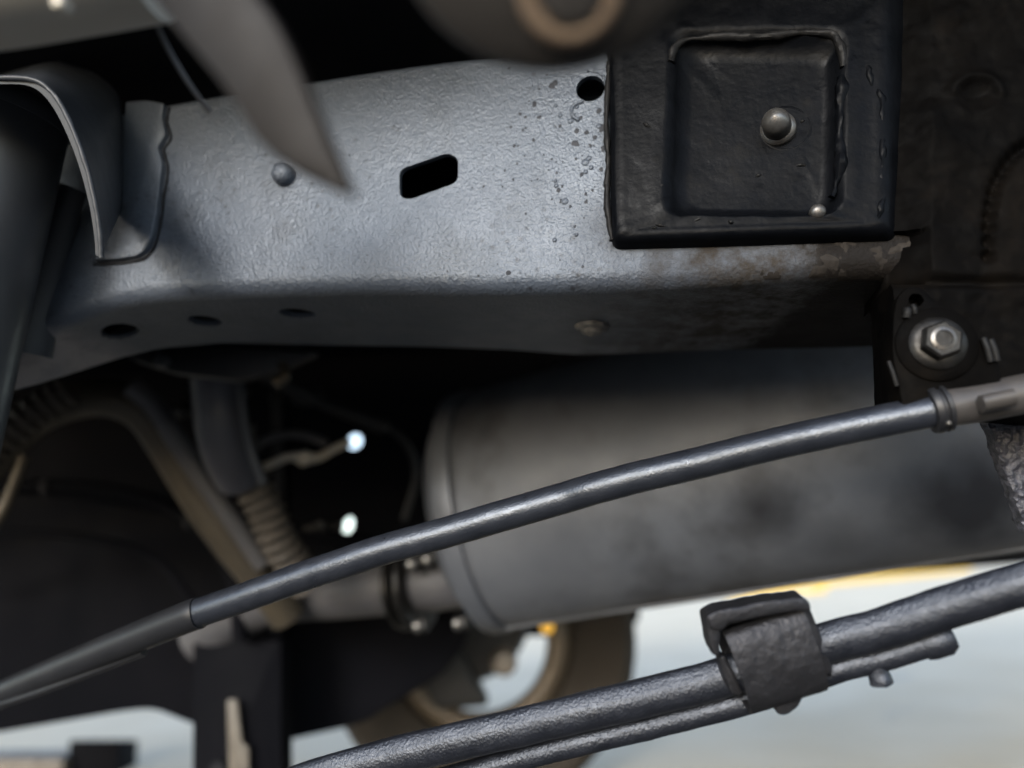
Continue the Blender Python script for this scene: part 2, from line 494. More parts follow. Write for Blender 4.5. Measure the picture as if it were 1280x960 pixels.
# ------------------------------------------------------------------ far wheel
FW = facing(1.62)
wc = FW.at(600, 800, -.1)
wr = 175 / F * 1.72
t = thing('far_wheel', 'dusty brown wheel on far side of truck below the silencer', 'wheel', (wc.x, wc.y, 0))
obj('tyre', lathe(wc, FW.n, [(wr * .58, -.09), (wr * .9, -.1), (wr * .98, -.07), (wr, -.03), (wr, .03), (wr * .98, .07), (wr * .9, .1), (wr * .72, .105), (wr * .58, .09), (wr * .58, -.09)], 64, False), M['tyre'], t)
rim = tube([wc + FW.n * .1 + (FW.u * math.cos(a) + FW.v * math.sin(a)) * wr * .48 for a in [2 * math.pi * k / 40 for k in range(41)]], .022, 10, smooth_path=False)
obj('rim', rim, M['rim'], t)
obj('rim_barrel', lathe(wc, FW.n, [(wr * .575, -.08), (wr * .575, .075), (wr * .48, .085), (wr * .48, .08), (wr * .54, .06), (wr * .54, -.08), (wr * .575, -.08)], 48, False), M['rim'], t)
obj('brake_drum', lathe(wc + FW.v * .05 - FW.u * .035, FW.n, [(.01, -.03), (wr * .43, -.03), (wr * .44, 0), (wr * .40, .08), (.05, .085)], 40), M['drum'], t)
obj('caliper', box(FW.at(508, 812, .03), FW.u * .11, FW.v * -.115 + FW.u * .055, FW.n * -.08, .02, 3), M['drum'], t)
obj('hub', lathe(FW.at(630, 828, 0), FW.n, [(.026, -.05), (.026, .01), (.018, .02), (.004, .022)], 20), M['hub'], t)
for a in (1.3, 2.1, 3.0, 3.7):
    d = FW.u * math.cos(a) + FW.v * math.sin(a)
    obj('spoke', tube([wc + d * wr * .3, wc + d * wr * .55], .028, 10, squash=.6), M['drum'], t)
FL = facing(1.45)
t = thing('marker_lamp', 'small round amber lamp glowing under the silencer', 'lamp', FL.at(684, 784))
obj('lens', lathe(FL.at(684, 784), FL.n, [(.012, -.004), (.012, .002), (.008, .006), (.002, .007)], 20), M['amber'], t)
obj('housing', lathe(FL.at(684, 784, -.012), FL.n, [(.016, -.03), (.017, .004), (.0125, .006)], 20), M['blackmatte'], t)
FI = facing(1.78)
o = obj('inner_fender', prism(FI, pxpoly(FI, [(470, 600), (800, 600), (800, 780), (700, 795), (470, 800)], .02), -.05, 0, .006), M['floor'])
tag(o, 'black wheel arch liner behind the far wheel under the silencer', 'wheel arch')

# far yellow kerbs
def ground_at(x, y):
    r = ray(x, y); return CAM + r * ((.013 - CAM.z) / r.z)
for (xa, ya, xb, yb, lab) in ((914, 748, 1034, 740, 'short pale yellow parking block seen just above the rubber clip'),
                              (1044, 731, 1215, 714, 'long yellow painted kerb in daylight under right end of silencer')):
    a, b = ground_at(xa, ya), ground_at(xb, yb)
    h = 6.5 / F * (a - CAM).dot(FWD)
    back = V((-(b - a).y, (b - a).x, 0)).normalized() * .35
    t = thing('kerb_block', lab, 'kerb', a, 'yellow kerbs in the distance')
    obj('kerb_stone', box(a, b - a, back, V((0, 0, h)), h * .15), M['yellow'], t)
    obj('kerb_foot', box(a - V((0, 0, .001)) - back * .06, b - a, back * .05, V((0, 0, h * .12)), 0), M['concrete'], t)

# ------------------------------------------------------------------ silencer
mR, mD = 147 / F * .95, .115
ma, mb = P(606, 634, .95), P(1290, 484, .74)
max_ = (mb - ma).normalized()
mu = (V((0, 0, 1)) - max_ * max_.z).normalized()
mw = max_.cross(mu)
def mring(c, s, n=72):
    return [c + (mu * math.cos(2 * math.pi * k / n) * mR + mw * math.sin(2 * math.pi * k / n) * mD) * s for k in range(n)]
L = (mb - ma).length
t = thing('silencer', 'big dull grey exhaust silencer lying under the chassis rail', 'exhaust silencer', ma.lerp(mb, .5))
rings = []
for i in range(0, 41):
    f = i / 40 * 1.25
    if i == 1: rings += [mring(ma + max_ * .016, .972), mring(ma + max_ * .019, .985), mring(ma + max_ * .023, 1.0)]
    rings.append(mring(ma + max_ * L * f, .97 if i == 0 else 1.0 + .003 * math.sin(f * 9)))
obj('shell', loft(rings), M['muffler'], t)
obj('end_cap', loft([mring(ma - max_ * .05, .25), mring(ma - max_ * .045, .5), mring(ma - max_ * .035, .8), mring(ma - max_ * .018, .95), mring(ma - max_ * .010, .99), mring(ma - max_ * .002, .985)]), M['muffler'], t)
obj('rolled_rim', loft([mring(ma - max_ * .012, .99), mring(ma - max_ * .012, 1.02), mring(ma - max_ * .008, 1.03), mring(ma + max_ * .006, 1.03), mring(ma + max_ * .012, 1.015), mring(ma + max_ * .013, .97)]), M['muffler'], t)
# seam along the lower edge
def mang(a, s=1.0, f=0.0): return ma + max_ * L * f + (mu * math.cos(a) * mR + mw * math.sin(a) * mD) * s
toward = (CAM - ma.lerp(mb, .5)).normalized()
sgnw = 1 if mw.dot(toward) > 0 else -1
seam = loft([[mang(sgnw * math.radians(170), 1.0, f), mang(sgnw * math.radians(170), 1.012, f), mang(sgnw * math.radians(174), 1.016, f), mang(sgnw * math.radians(174), 1.0, f)] for f in [i / 20 * 1.25 for i in range(21)]])
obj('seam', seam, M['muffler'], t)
pin = P(545, 728, .96); pout = P(330, 752, 1.06)
obj('inlet_pipe', tube([P(585, 722, .94), pin, P(440, 738, 1.0), pout, P(250, 800, 1.1)], .036, 28), M['conduit'], t)
d = (pout - pin).normalized()
cl = obj('clamp', lathe(P(522, 731, .965), d, [(.037, -.004), (.058, -.004), (.060, 0), (.058, .004), (.037, .004)], 36), M['bolt'], t)
obj('clamp', lathe(P(506, 733, .975), d, [(.037, -.003), (.055, -.003), (.056, 0), (.055, .003), (.037, .003)], 36), M['bolt'], t)
for (x, y) in ((520, 783), (570, 780), (512, 706), (532, 700)):
    obj('clamp_bolt', hexhead(P(x, y, .915), -d, .010, .016, .3), M['bolt'], t)
    obj('clamp_bolt', lathe(P(x + 2, y, .905), -FWD, [(.006, -.02), (.006, .006), (.003, .008)], 14), M['steel'], t)

# ------------------------------------------------------------------ curved pipe, conduits and fittings left of the silencer
t = thing('tailpipe', 'dusty brown exhaust pipe bent in an arch at left', 'exhaust pipe', P(150, 600, .92))
obj('pipe', tube([P(-90, 700, .86), P(-50, 625, .87), P(0, 560, .88), P(45, 520, .89), P(95, 500, .9), P(140, 498, .9), P(180, 516, .9), P(212, 560, .91), P(245, 615, .92), P(282, 668, .93), P(330, 728, .95), P(360, 770, .97)], .0235, 28), M['exhaust'], t)
rib = []
o = obj('shield_tube', tube([P(165, 483, .88), P(195, 510, .885), P(222, 552, .89), P(255, 600, .9), P(300, 662, .91), P(330, 705, .92)], lambda t_: .0125, 18), M['conduit'])
tag(o, 'smooth grey tube running down along right leg of the arched pipe', 'tube')
def corrugated(name, path, r, label, m):
    pts = dense(path, .0022)
    n_ = len(pts)
    bm = tube(pts, lambda f: r * (1 + .16 * math.sin(f * (n_ - 1) * 2 * math.pi / 6)), 18, smooth_path=False)
    return tag(obj(name, bm, m), label, 'conduit')
corrugated('corrugated_conduit', [P(-40, 600, .8), P(-10, 562, .81), P(20, 535, .82), P(50, 510, .83), P(85, 488, .84)], .0165, 'ribbed brown conduit at left edge beside the arched pipe', M['brownrib'])
corrugated('corrugated_conduit', [P(305, 590, .86), P(330, 635, .87), P(350, 680, .88), P(385, 730, .9)], .020, 'ribbed brown conduit below the black bump stop', M['brownrib'])
o = obj('drain_tube', tube([P(-30, 690, .8), P(2, 640, .8), P(16, 608, .81), P(30, 570, .82)], .006, 14), M['exhaust'])
tag(o, 'thin brown tube curving along left picture edge', 'tube')

t = thing('bump_stop', 'black curved bump stop with grey sheen beside arched pipe', 'bump stop', P(280, 560, .8))
obj('body', tube([P(270, 472, .82), P(271, 500, .82), P(275, 540, .82), P(284, 575, .83), P(298, 604, .85)], lambda f: .029 - .005 * f, 28, squash=.8), M['bump'], t)
obj('cup_rim', tube([P(301, 480, .80), P(305, 520, .80), P(313, 560, .805), P(330, 605, .81)], .004, 12), M['shroud'], t)
obj('stud', lathe(P(226, 514, .84), -FWD, [(.009, -.03), (.009, 0), (.006, .004), (.002, .005)], 16), M['bolt'], t)
obj('side_lug', tube([P(314, 530, .84), P(317, 545, .84), P(320, 566, .84)], .0045, 12), M['bolt'], t)
obj('side_lug', tube([P(306, 486, .84), P(308, 496, .84)], .005, 12), M['bolt'], t)

t = thing('brake_lever', 'bent pale zinc lever whose end meets a round spot of daylight', 'lever', P(380, 570, 1.0))
obj('arm', tube([P(318, 588, 1.0), P(340, 580, 1.0), P(362, 571, 1.0), P(380, 573, 1.0), P(400, 571, 1.0), P(418, 561, 1.0), P(438, 552, 1.0)], lambda f: .0055 + .003 * math.exp(-((f - .5) / .12) ** 2), 14), M['zinc'], t)
obj('pivot', lathe(P(380, 573, .985), -FWD, [(.010, -.006), (.010, .004), (.007, .006), (.001, .006)], 20), M['zinc'], t)
t = thing('brake_lever', 'short dull lever beside a daylight spot just above the grey rod', 'lever', P(420, 660, .98))
obj('arm', tube([P(380, 662, .99), P(400, 658, .99), P(428, 658, .985)], .005, 12), M['bolt'], t)
obj('pivot', lathe(P(400, 659, .975), -FWD, [(.008, -.006), (.008, .003), (.005, .005), (.001, .005)], 20), M['bolt'], t)
o = obj('cable_guide', tube([P(322, 556, 1.0), P(340, 547, 1.0), P(365, 543, 1.0), P(390, 547, 1.0), P(408, 555, 1.0)], .0058, 14), M['conduit'])
tag(o, 'curved grey cable guide just above the bright lever', 'cable guide')
o = obj('support_bar', tube([P(330, 470, 1.05), P(400, 502, 1.08), P(480, 535, 1.1)], .009, 12), M['rodsleeve'])
tag(o, 'thin dark bar slanting down towards the silencer above the levers', 'bar')

FL2 = facing(1.12)
t = thing('wiring_loom', 'dim black wiring loom hanging across the dark shield at left', 'wiring', FL2.at(150, 620))
obj('loom_cable', tube([FL2.at(-150, 640), FL2.at(-20, 612), FL2.at(90, 608), FL2.at(180, 622), FL2.at(250, 660), FL2.at(290, 720), FL2.at(300, 800)], .010, 14), M['tank'], t)
obj('loom_cable', tube([FL2.at(-150, 700, .01), FL2.at(0, 668, .01), FL2.at(110, 672, .01), FL2.at(200, 700, .01), FL2.at(250, 760, .01)], .006, 12), M['tank'], t)
for (x, y) in ((60, 609), (238, 650)):
    obj('loom_clip', lathe(FL2.at(x - 6, y), RIGHT, [(.0105, 0), (.0135, .001), (.0135, .012), (.0105, .013)], 18), M['blackmatte'], t)
t = thing('spring_plate', 'dark steel plate tucked under the rail above the arched pipe', 'plate', P(260, 450, .74))
pl_ = facing(.74)
obj('plate', prism(pl_, pxpoly(pl_, [(150, 425), (350, 425), (400, 440), (352, 462), (300, 476), (215, 466), (160, 448)], .008), -.012, 0, .003), M['rodsleeve'], t)
obj('plate_bolt', hexhead(pl_.at(205, 452), pl_.n, .008, .007), M['shock'], t)
obj('plate_lug', tube([pl_.at(352, 455, -.004), pl_.at(356, 470, .0), pl_.at(345, 482, .004)], .006, 12), M['exhaust'], t)
t = thing('brake_union', 'small dark fitting with metal nuts behind the levers', 'fitting', P(395, 500, 1.06))
obj('body', box(P(352, 488, 1.08), RIGHT * .05, UP * -.022 + RIGHT * .02, FWD * .03, .004), M['rodsleeve'], t)
obj('nut', hexhead(P(345, 495, 1.07), -FWD, .010, .012), M['bolt'], t)
obj('nut', hexhead(P(480, 532, 1.06), -FWD, .009, .012), M['bolt'], t)
obj('feed_pipe', tube([P(400, 505, 1.06), P(450, 520, 1.06), P(500, 545, 1.08), P(520, 590, 1.1), P(505, 650, 1.1)], .005, 10), M['rodsleeve'], t)

# ------------------------------------------------------------------ chassis rail
top_px = [(-1500, 196), (-60, 196), (0, 178), (90, 152), (185, 134), (300, 112), (380, 100), (480, 85), (560, 74), (680, 62), (760, 52), (900, 34), (1130, 8), (1300, -20)]
bot_px = [(-1500, 505), (-60, 505), (0, 452), (40, 424), (80, 402), (130, 382), (200, 371), (300, 366), (450, 362), (600, 364), (720, 362), (800, 359), (900, 353), (1000, 346), (1180, 341), (1300, 338)]
bak_px = [(-1500, 560), (-80, 500), (0, 491), (60, 475), (110, 459), (150, 446), (200, 434), (280, 427), (400, 430), (540, 432), (640, 436), (720, 442), (800, 440), (900, 436), (1000, 434), (1115, 431), (1300, 425)]
botv = [RP.px(*p) for p in bot_px]
topv = [RP.px(*p) for p in top_px]
def proj(q):
    r = q - CAM; z = r.dot(FWD)
    return 640 + F * r.dot(RIGHT) / z, 480 - F * r.dot(UP) / z
def smooth_interp(pts, x, h):
    return sum(interp(pts, x + h * k) for k in (-2, -1, 0, 1, 2)) / 5
def flange_w(u, v):
    lo, hi = .02, .3
    for _ in range(24):
        mid = (lo + hi) / 2
        x, y = proj(RP.w(u, v, -mid))
        if y < interp(bak_px, x): lo = mid
        else: hi = mid
    return lo
u0, u1 = RP.px(-60, 400)[0] - .5, RP.px(1200, 340)[0]
NS = 150
rings = []
tk, rc = .0045, .013
for i in range(NS + 1):
    u = u0 + (u1 - u0) * i / NS
    vb = smooth_interp(botv, u, .008); vt = smooth_interp(topv, u, .01)
    Wd = min(.16, flange_w(u, vb + .001))
    Wt = .07
    out = [(-Wd, vb)]
    for k in range(9):
        a = math.pi / 2 * k / 8
        out.append((-rc + rc * math.sin(a), vb + rc - rc * math.cos(a)))
    for k in range(1, 7):
        a = math.pi / 2 * k / 6
        if k == 1: out.append((0, vt - .006))
        out.append((-.006 + .006 * math.cos(a), vt - .006 + .006 * math.sin(a)))
    out.append((-Wt, vt))
    inn = [(-Wt, vt - tk), (-.008, vt - tk), (-tk, vt - .009)]
    for k in range(9):
        a = math.pi / 2 * k / 8
        inn.append((-rc + (rc - tk) * math.cos(a), vb + rc - (rc - tk) * math.sin(a)))
    inn.append((-Wd, vb + tk))
    ring = []
    for (ww, vv) in out + inn:
        q = RP.w(u, vv, ww)
        if ww > -.02: q += RP.n * (nz(q, 9, 2) * .0012)
        ring.append(q)
    rings.append(ring)
t = thing('chassis_rail', 'long grey painted chassis rail with slotted hole crossing the picture', 'chassis rail', RP.at(640, 360))
rail = obj('rail_channel', loft(rings), M['rail'], t)
slot = pxpoly(RP, [(499, 212), (560, 191), (573, 198), (573, 228), (512, 250), (500, 246)], .006, 5)
cuts = [prism(RP, slot, -.02, .02), prism(RP, circle_px(RP, 738, 111, 18, 28), -.02, .02)]
cut(rail, cuts)
# holes in the bottom flange
cuts = []
for (x, y, ra, rb) in ((150, 414, .0135, .014), (256, 401, .0125, .013), (372, 392, .014, .012)):
    # find the flange point seen at (x, y)
    best = None
    for i in range(0, 400):
        ww = -.008 - i * .0004
        # intersection with plane at offset ww
        a, b = RP.off(ww).px(x, y)
        dv = abs(b - smooth_interp(botv, a, .008))
        if best is None or dv < best[0]: best = (dv, a, b, ww)
    _, a, b, ww = best
    c = RP.w(a, b, ww)
    slope = (smooth_interp(botv, a + .01, .008) - smooth_interp(botv, a - .01, .008)) / .02
    du = (RP.u + RP.v * slope).normalized()
    nn = du.cross(RP.n)
    pl = Plane(c, du, RP.n)
    pts = [(ra * math.cos(2 * math.pi * k / 24) * (1 + .08 * math.sin(3 * k)), rb * math.sin(2 * math.pi * k / 24)) for k in range(24)]
    cuts.append(prism(pl, pts, -.02, .02))
cut(rail, cuts)
# closing plate inside the rail, so that the holes look into a dark box section
obj('inner_plate', loft([[RP.w(u0 + (u1 - u0) * i / 30, smooth_interp(botv, u0 + (u1 - u0) * i / 30, .008) + .02, -.062),
                          RP.w(u0 + (u1 - u0) * i / 30, smooth_interp(topv, u0 + (u1 - u0) * i / 30, .01) - .006, -.062),
                          RP.w(u0 + (u1 - u0) * i / 30, smooth_interp(topv, u0 + (u1 - u0) * i / 30, .01) - .006, -.066),
                          RP.w(u0 + (u1 - u0) * i / 30, smooth_interp(botv, u0 + (u1 - u0) * i / 30, .008) + .02, -.066)] for i in range(31)]), M['floor'], t)
def dome(r, h): return [(r, -.004), (r, h * .35), (r * .93, h * .6), (r * .72, h * .85), (r * .4, h * .97), (.0004, h)]
obj('rivet_or_glint', lathe(RP.at(356, 219), RP.n, dome(.0085, .009), 24), M['rail'], t)
# plug in the flange
best = None
for i in range(400):
    ww = -.008 - i * .0004
    a, b = RP.off(ww).px(740, 407)
    dv = abs(b - smooth_interp(botv, a, .008))
    if best is None or dv < best[0]: best = (dv, a, b, ww)
plug = lathe(RP.w(best[1], best[2], best[3]), -RP.v, [(.0125, -.003), (.0125, .001), (.0115, .003), (.008, .0036), (.007, .006), (.003, .0075), (.0004, .008)], 26)
for v in plug.verts: v.co += V((1, 1, 1)) * nz(v.co, 260) * .0011
obj('drain_plug', plug, M['plug'], t, label='rough pale plug in the bottom flange')
def crust(s_, tt, p):
    a, b = (p - RP.o).dot(RP.u), (p - RP.o).dot(RP.v)
    e_ = b - smooth_interp(botv, a, .008)
    drop = 0 if e_ > rc else rc - math.sqrt(max(0, rc * rc - (rc - max(0, e_)) ** 2))
    h = -.0020 + min(1, s_ * 1.2) * .0022 + nz(p, 45, 1) * .0016 + nz(p, 130, 4) * .0018 + nz(p, 380, 6) * .0007
    return h - drop - max(0, .1 - tt) * .02 - (.004 if e_ < .0015 else 0)
obj('mud_crust', heightpatch(RP, [(790, 303), (1215, 290), (1215, 337), (790, 355)], 220, 34, crust, .012), M['mud'], t, smooth=70)
for k in range(14):
    x, y = random.uniform(690, 762), random.uniform(120, 330)
    obj('paint_blister', lathe(RP.at(x, y), RP.n, dome(random.uniform(.0012, .0026), .0011), 12), M['rail'], t)
spk = bmesh.new()
rs = random.Random(11)
sp = [(690, 108, 7), (694, 104, 5), (631, 127, 5), (593, 136, 4.5), (668, 131, 5), (639, 159, 5.5), (752, 161, 6), (754, 186, 5), (751, 212, 4), (700, 158, 3), (721, 164, 4), (733, 166, 4.5)]
for k in range(85):
    sp.append((rs.gauss(690, 48), rs.gauss(190, 62), abs(rs.gauss(0, 1.6)) + 1.2))
for k in range(45):
    sp.append((rs.uniform(220, 640), rs.uniform(90, 350), rs.uniform(.8, 2.2)))
for (x, y, r_) in sp:
    if x > 758 or y > 345 or y < 65 + (760 - x) * .1 or math.hypot(x - 738, y - 111) < 20 or (490 < x < 582 and 185 < y < 258): continue
    q = V(RP.px(x, y)); rr = r_ * .00036
    ring = []
    for i in range(9):
        a = 2 * math.pi * i / 9
        w_ = rr * (1 + .35 * rs.uniform(-1, 1))
        qq = q + V((math.cos(a) * w_, math.sin(a) * w_ * 1.15))
        base = RP.w(qq.x, qq.y, 0); ring.append(spk.verts.new(base + RP.n * (nz(base, 9, 2) * .0012 + .00002)))
    c_ = RP.w(q.x, q.y, 0); c_ = spk.verts.new(c_ + RP.n * (nz(c_, 9, 2) * .0012 + .0003))
    for i in range(9): spk.faces.new((ring[i], ring[(i + 1) % 9], c_))
obj('tar_specks', spk, M['speck'], t, kind='stuff')
obj('hole_lip', tube([RP.at(738 + 22 * math.cos(a), 111 - 22 * math.sin(a), .0004) for a in [k * .36 - .4 for k in range(7)]], .0013, 8, .0005, 300), M['rail'], t)
obj('hole_lip', tube([RP.at(738 + 24 * math.cos(a), 140 + 14 * math.sin(a), .0004) for a in [2.2 + k * .36 for k in range(7)]], .0014, 8, .0005, 300), M['rail'], t)

# ------------------------------------------------------------------ hood over the damper (left)
HB = RP.off(.0035)
t = thing('damper_hood', 'curved half round hood welded to left end of chassis rail', 'suspension bracket', RP.at(120, 250))
fr = [(-75, 108), (-50, 103), (-25, 100), (0, 99), (40, 101), (62, 114), (80, 140), (97, 178), (110, 218), (120, 262), (125, 300), (126, 322)]
bk = [(-60, 100), (-40, 97), (-20, 95), (0, 93), (55, 78), (90, 78), (115, 88), (136, 104), (150, 125), (153, 160), (155, 205), (153, 260), (150, 316)]
frd = .435
fr3 = catmull([P(x, y, frd) for x, y in fr], 4)
bk3 = catmull([RP.off(.002).at(x, y) if x > 60 else P(x, y, .57) for x, y in bk], 4)
rows = []
for f in range(9):
    rows.append([a.lerp(b, f / 8) for a, b in zip(fr3, bk3)])
cen = P(10, 260, .5)
def thick(row, th):
    ins = []
    for p in row:
        dd = (cen - p); dd -= RP.n * dd.dot(RP.n); ins.append(p + dd.normalized() * th)
    return row + ins[::-1]
obj('hood_shell', loft([thick(r, .0045) for r in rows]), M['shroud'], t, smooth=50)
obj('rim_edge', tube([p + (p - cen).normalized() * .0008 for p in fr3[4:]], .0016, 10, .0003, 260, n=2), M['shroud'], t)
fl = [(158, 128), (184, 126), (206, 130), (203, 148), (208, 168), (198, 184), (204, 206), (199, 240), (196, 268), (190, 296), (182, 312), (172, 320), (148, 324), (116, 326), (118, 318), (146, 314)]
obj('weld_flange', prism(HB, pxpoly(HB, fl, .002, 2), -.0045, .0012, .0012), M['rail'], t)
obj('weld_seam', tube([HB.at(x, y, -.0028) for x, y in [(209, 132), (206, 150), (211, 170), (202, 186), (207, 208), (202, 242), (199, 270), (193, 298), (184, 315), (173, 323), (148, 327), (114, 329)]], .0011, 8, .0004, 400), M['blackmatte'], t, label='black crack line of the weld')
t = thing('damper', 'dark shock absorber tube slanting down at left picture edge', 'shock absorber', P(-30, 350, .5))
obj('damper_tube', tube([P(6, 134, .515), P(-2, 165, .513), P(-26, 270, .505), P(-60, 420, .5), P(-105, 620, .49)], .041, 40, smooth_path=True), M['shock'], t)
obj('damper_cap', lathe(P(7, 140, .515), P(18, 80, .52) - P(2, 130, .515), [(.0412, -.006), (.042, -.002), (.042, .003), (.039, .007), (.02, .009), (.001, .009)], 40), M['shock'], t)
o = obj('stay_bracket', tube([P(92, 235, .56), P(70, 290, .56), P(48, 360, .56), P(26, 440, .555)], lambda f: .009 + .012 * f, 20, squash=.6), M['shroud'])
tag(o, 'grey sliver of metal between damper and hood at left', 'bracket')

# ------------------------------------------------------------------ square mounting bracket (right)
def quadring(pl, q, rpx, h, n=10, wob=0.0):
    pts = []
    m_ = len(q)
    for i in range(m_):
        p, a, b = V(q[i]), V(q[i - 1]), V(q[(i + 1) % m_])
        s = p + (a - p).normalized() * rpx; e = p + (b - p).normalized() * rpx
        for k in range(n + 1):
            f = k / n; pts.append(s * (1 - f) ** 2 + p * 2 * f * (1 - f) + e * f * f)
        for k in range(1, 8):
            e2 = b + (p - b).normalized() * rpx
            pts.append(e.lerp(e2, k / 8))
    out = []
    for p in pts:
        a, b = pl.px(p.x, p.y); q_ = pl.w(a, b, h)
        out.append(q_ + pl.n * nz(q_, 130, 5) * wob + pl.u * nz(q_, 90, 8) * wob)
    return out
BP = RP.off(.011)
t = thing('mounting_bracket', 'square black mounting bracket with pressed recess on chassis rail', 'bracket', BP.at(940, 300))
rg = [quadring(BP, [(757, -50), (1140, -50), (1126, 292), (763, 304)], 14, -.0105, wob=.0004),
      quadring(BP, [(758, -48), (1134, -48), (1121, 290), (764, 302)], 14, -.006, wob=.0006),
      quadring(BP, [(761, -45), (1116, -45), (1111, 286), (767, 300)], 14, -.0010, wob=.0008),
      quadring(BP, [(766, -38), (1108, -40), (1104, 282), (772, 295)], 16, .0006, wob=.0008),
      quadring(BP, [(778, 0), (1096, 0), (1093, 277), (782, 288)], 18, .0002, wob=.0008),
      quadring(BP, [(808, 20), (1078, 20), (1074, 275), (806, 282)], 22, 0, wob=.0010),
      quadring(BP, [(832, 33), (1062, 31), (1058, 273), (824, 272)], 26, .0012, wob=.0016),
      quadring(BP, [(840, 40), (1056, 38), (1052, 270), (832, 269)], 26, .0008, wob=.0020),
      quadring(BP, [(848, 48), (1048, 47), (1044, 267), (840, 265)], 26, -.0035, wob=.0014),
      quadring(BP, [(856, 57), (1040, 58), (1037, 262), (850, 261)], 24, -.0075, wob=.0010),
      quadring(BP, [(868, 70), (1030, 72), (1027, 254), (862, 252)], 24, -.0082, wob=.0006),
      quadring(BP, [(900, 100), (1010, 100), (1008, 220), (898, 220)], 30, -.0082, wob=.0004)]
obj('pressed_plate', loft(rg), M['black'], t, smooth=60)
obj('lit_rim_bead', tube([BP.at(x, y, -.0002) for x, y in [(838, 78), (844, 60), (862, 49), (905, 47), (960, 45), (1010, 40), (1040, 44), (1052, 62), (1054, 84)]], lambda f: .0024 + .0007 * math.sin(f * 17), 10, .0012, 160, n=8, squash=.9), M['bead'], t)  # beads added as raised stand-ins for the lit recess edges
obj('lit_rim_bead', tube([BP.at(x, y, -.0008) for x, y in [(1052, 95), (1052, 130), (1049, 165), (1051, 200), (1047, 228), (1040, 246)]], lambda f: .0028 + .0009 * math.sin(f * 13), 10, .0014, 180, n=8), M['black'], t)
obj('lit_rim_bead', tube([BP.at(x, y, -.0008) for x, y in [(1084, 82), (1090, 105), (1102, 124), (1103, 165), (1103, 210), (1103, 250), (1098, 276)]], lambda f: .0017 + .0005 * math.sin(f * 23), 10, .0010, 320, n=8), M['black'], t)
obj('edge_bead', tube([BP.at(x, y, -.006) for x, y in [(762, 30), (759, 90), (757, 150), (759, 200), (758, 250), (764, 296)]], lambda f: .0018, 10, .0010, 240, n=10), M['bead'], t)
bc = BP.at(975, 153, -.0085)
obj('stud', lathe(bc, BP.n + BP.u * -.25 + BP.v * -.1, [(.011, -.002), (.011, .002), (.0105, .003), (.0085, .004), (.0085, .012), (.0075, .015), (.0042, .0185), (.0006, .020)], 26), M['steel'], t)
obj('stud_washer', lathe(BP.at(984, 151, -.0095), BP.n, [(.017, -.002), (.017, .0008), (.015, .0014), (.0145, .0014), (.012, -.001)], 28), M['black'], t)
nub = lathe(BP.at(1022, 265, 0), BP.n + BP.v * -.2, [(.0046, -.003), (.0046, .001), (.0038, .0026), (.002, .0036), (.0005, .0038)], 20)
obj('small_bolt', nub, M['steel'], t)
for k in range(9):
    x, y = random.choice([(random.uniform(785, 830), random.uniform(90, 270)), (random.uniform(800, 1040), random.uniform(274, 290)), (random.uniform(870, 1010), random.uniform(90, 240))])
    a = BP.at(x, y, .0); b = BP.at(x + random.uniform(4, 13), y - random.uniform(-5, 8), .0)
    obj('mud_fleck', tube([a, a.lerp(b, .5) + BP.n * .0006, b], lambda f: .0009 * (1.2 - abs(f - .5)), 8, .0004, 400), M['bead'], t)

# ------------------------------------------------------------------ rough crossmember at far right
XP = RP.off(.010)
def arc_d(x, y):
    # distance to the dark groove that curves from (1285,185) to (1236,310)
    best = 1e9
    for k in range(13):
        f = k / 12
        gx = 1290 * (1 - f) ** 2 + 2 * 1232 * f * (1 - f) + 1237 * f * f
        gy = 178 * (1 - f) ** 2 + 2 * 205 * f * (1 - f) + 318 * f * f
        best = min(best, math.hypot(x - gx, y - gy))
    return best
def xh(s, tt, p):
    x, y = proj(p)
    h = nz(p, 28, 2) * .0045 + nz(p, 75, 5) * .0016 + nz(p, 190, 7) * .0006
    h -= .007 * math.exp(-(arc_d(x, y) / 8) ** 2)
    rb = math.hypot((x - 1222) / 1.25, y - 118)
    h += .0025 * math.exp(-((rb - 24) / 6) ** 2) * (1 if y < 118 else .4) - .003 * math.exp(-(rb / 15) ** 2)
    k = max(0, min(1, (1165 - x) / 45)) * (1 if 285 < y < 352 else 0)
    h -= .016 * k + .008 * max(0, min(1, (1165 - x) / 50)) * (y < 300)
    h -= .004 * math.exp(-((y - 352) / 6) ** 2)
    return h
t = thing('crossmember', 'rough dark brown crossmember coated in lumpy undercoat at right edge', 'crossmember', XP.at(1220, 480))
obj('coated_plate', heightpatch(XP, [(1100, -90), (1480, -90), (1480, 520), (1122, 500)], 150, 210, xh, .05), M['undercoat'], t, smooth=80)

# ------------------------------------------------------------------ small lug with bolt
LP = RP.off(.020)
t = thing('bolted_lug', 'dark steel lug with round bolt above right end of rod', 'bracket', LP.at(1180, 480))
lug = obj('lug_plate', prism(LP, pxpoly(LP, [(1115, 445), (1116, 395), (1121, 371), (1134, 357), (1152, 357), (1168, 374), (1206, 392), (1238, 424), (1252, 458), (1256, 520), (1130, 520), (1120, 468)], .006, 4), -.022, 0, .002), M['undercoat'], t)
cut(lug, [prism(LP, circle_px(LP, 1145, 375, 9.5, 20, .06), -.010, .02)])
bp_ = LP.at(1170, 431, 0)
obj('washer', lathe(bp_, LP.n, [(.0205, -.002), (.0205, .0012), (.0195, .002), (.013, .0022)], 36), M['undercoat'], t)
obj('bolt_flange', lathe(bp_ + LP.n * .002, LP.n, [(.0145, -.001), (.0145, .0012), (.0125, .003), (.0095, .0034)], 32), M['bolt'], t)
obj('bolt_head', hexhead(bp_ + LP.n * .004, LP.n, .0105, .008, .25), M['bolt'], t)
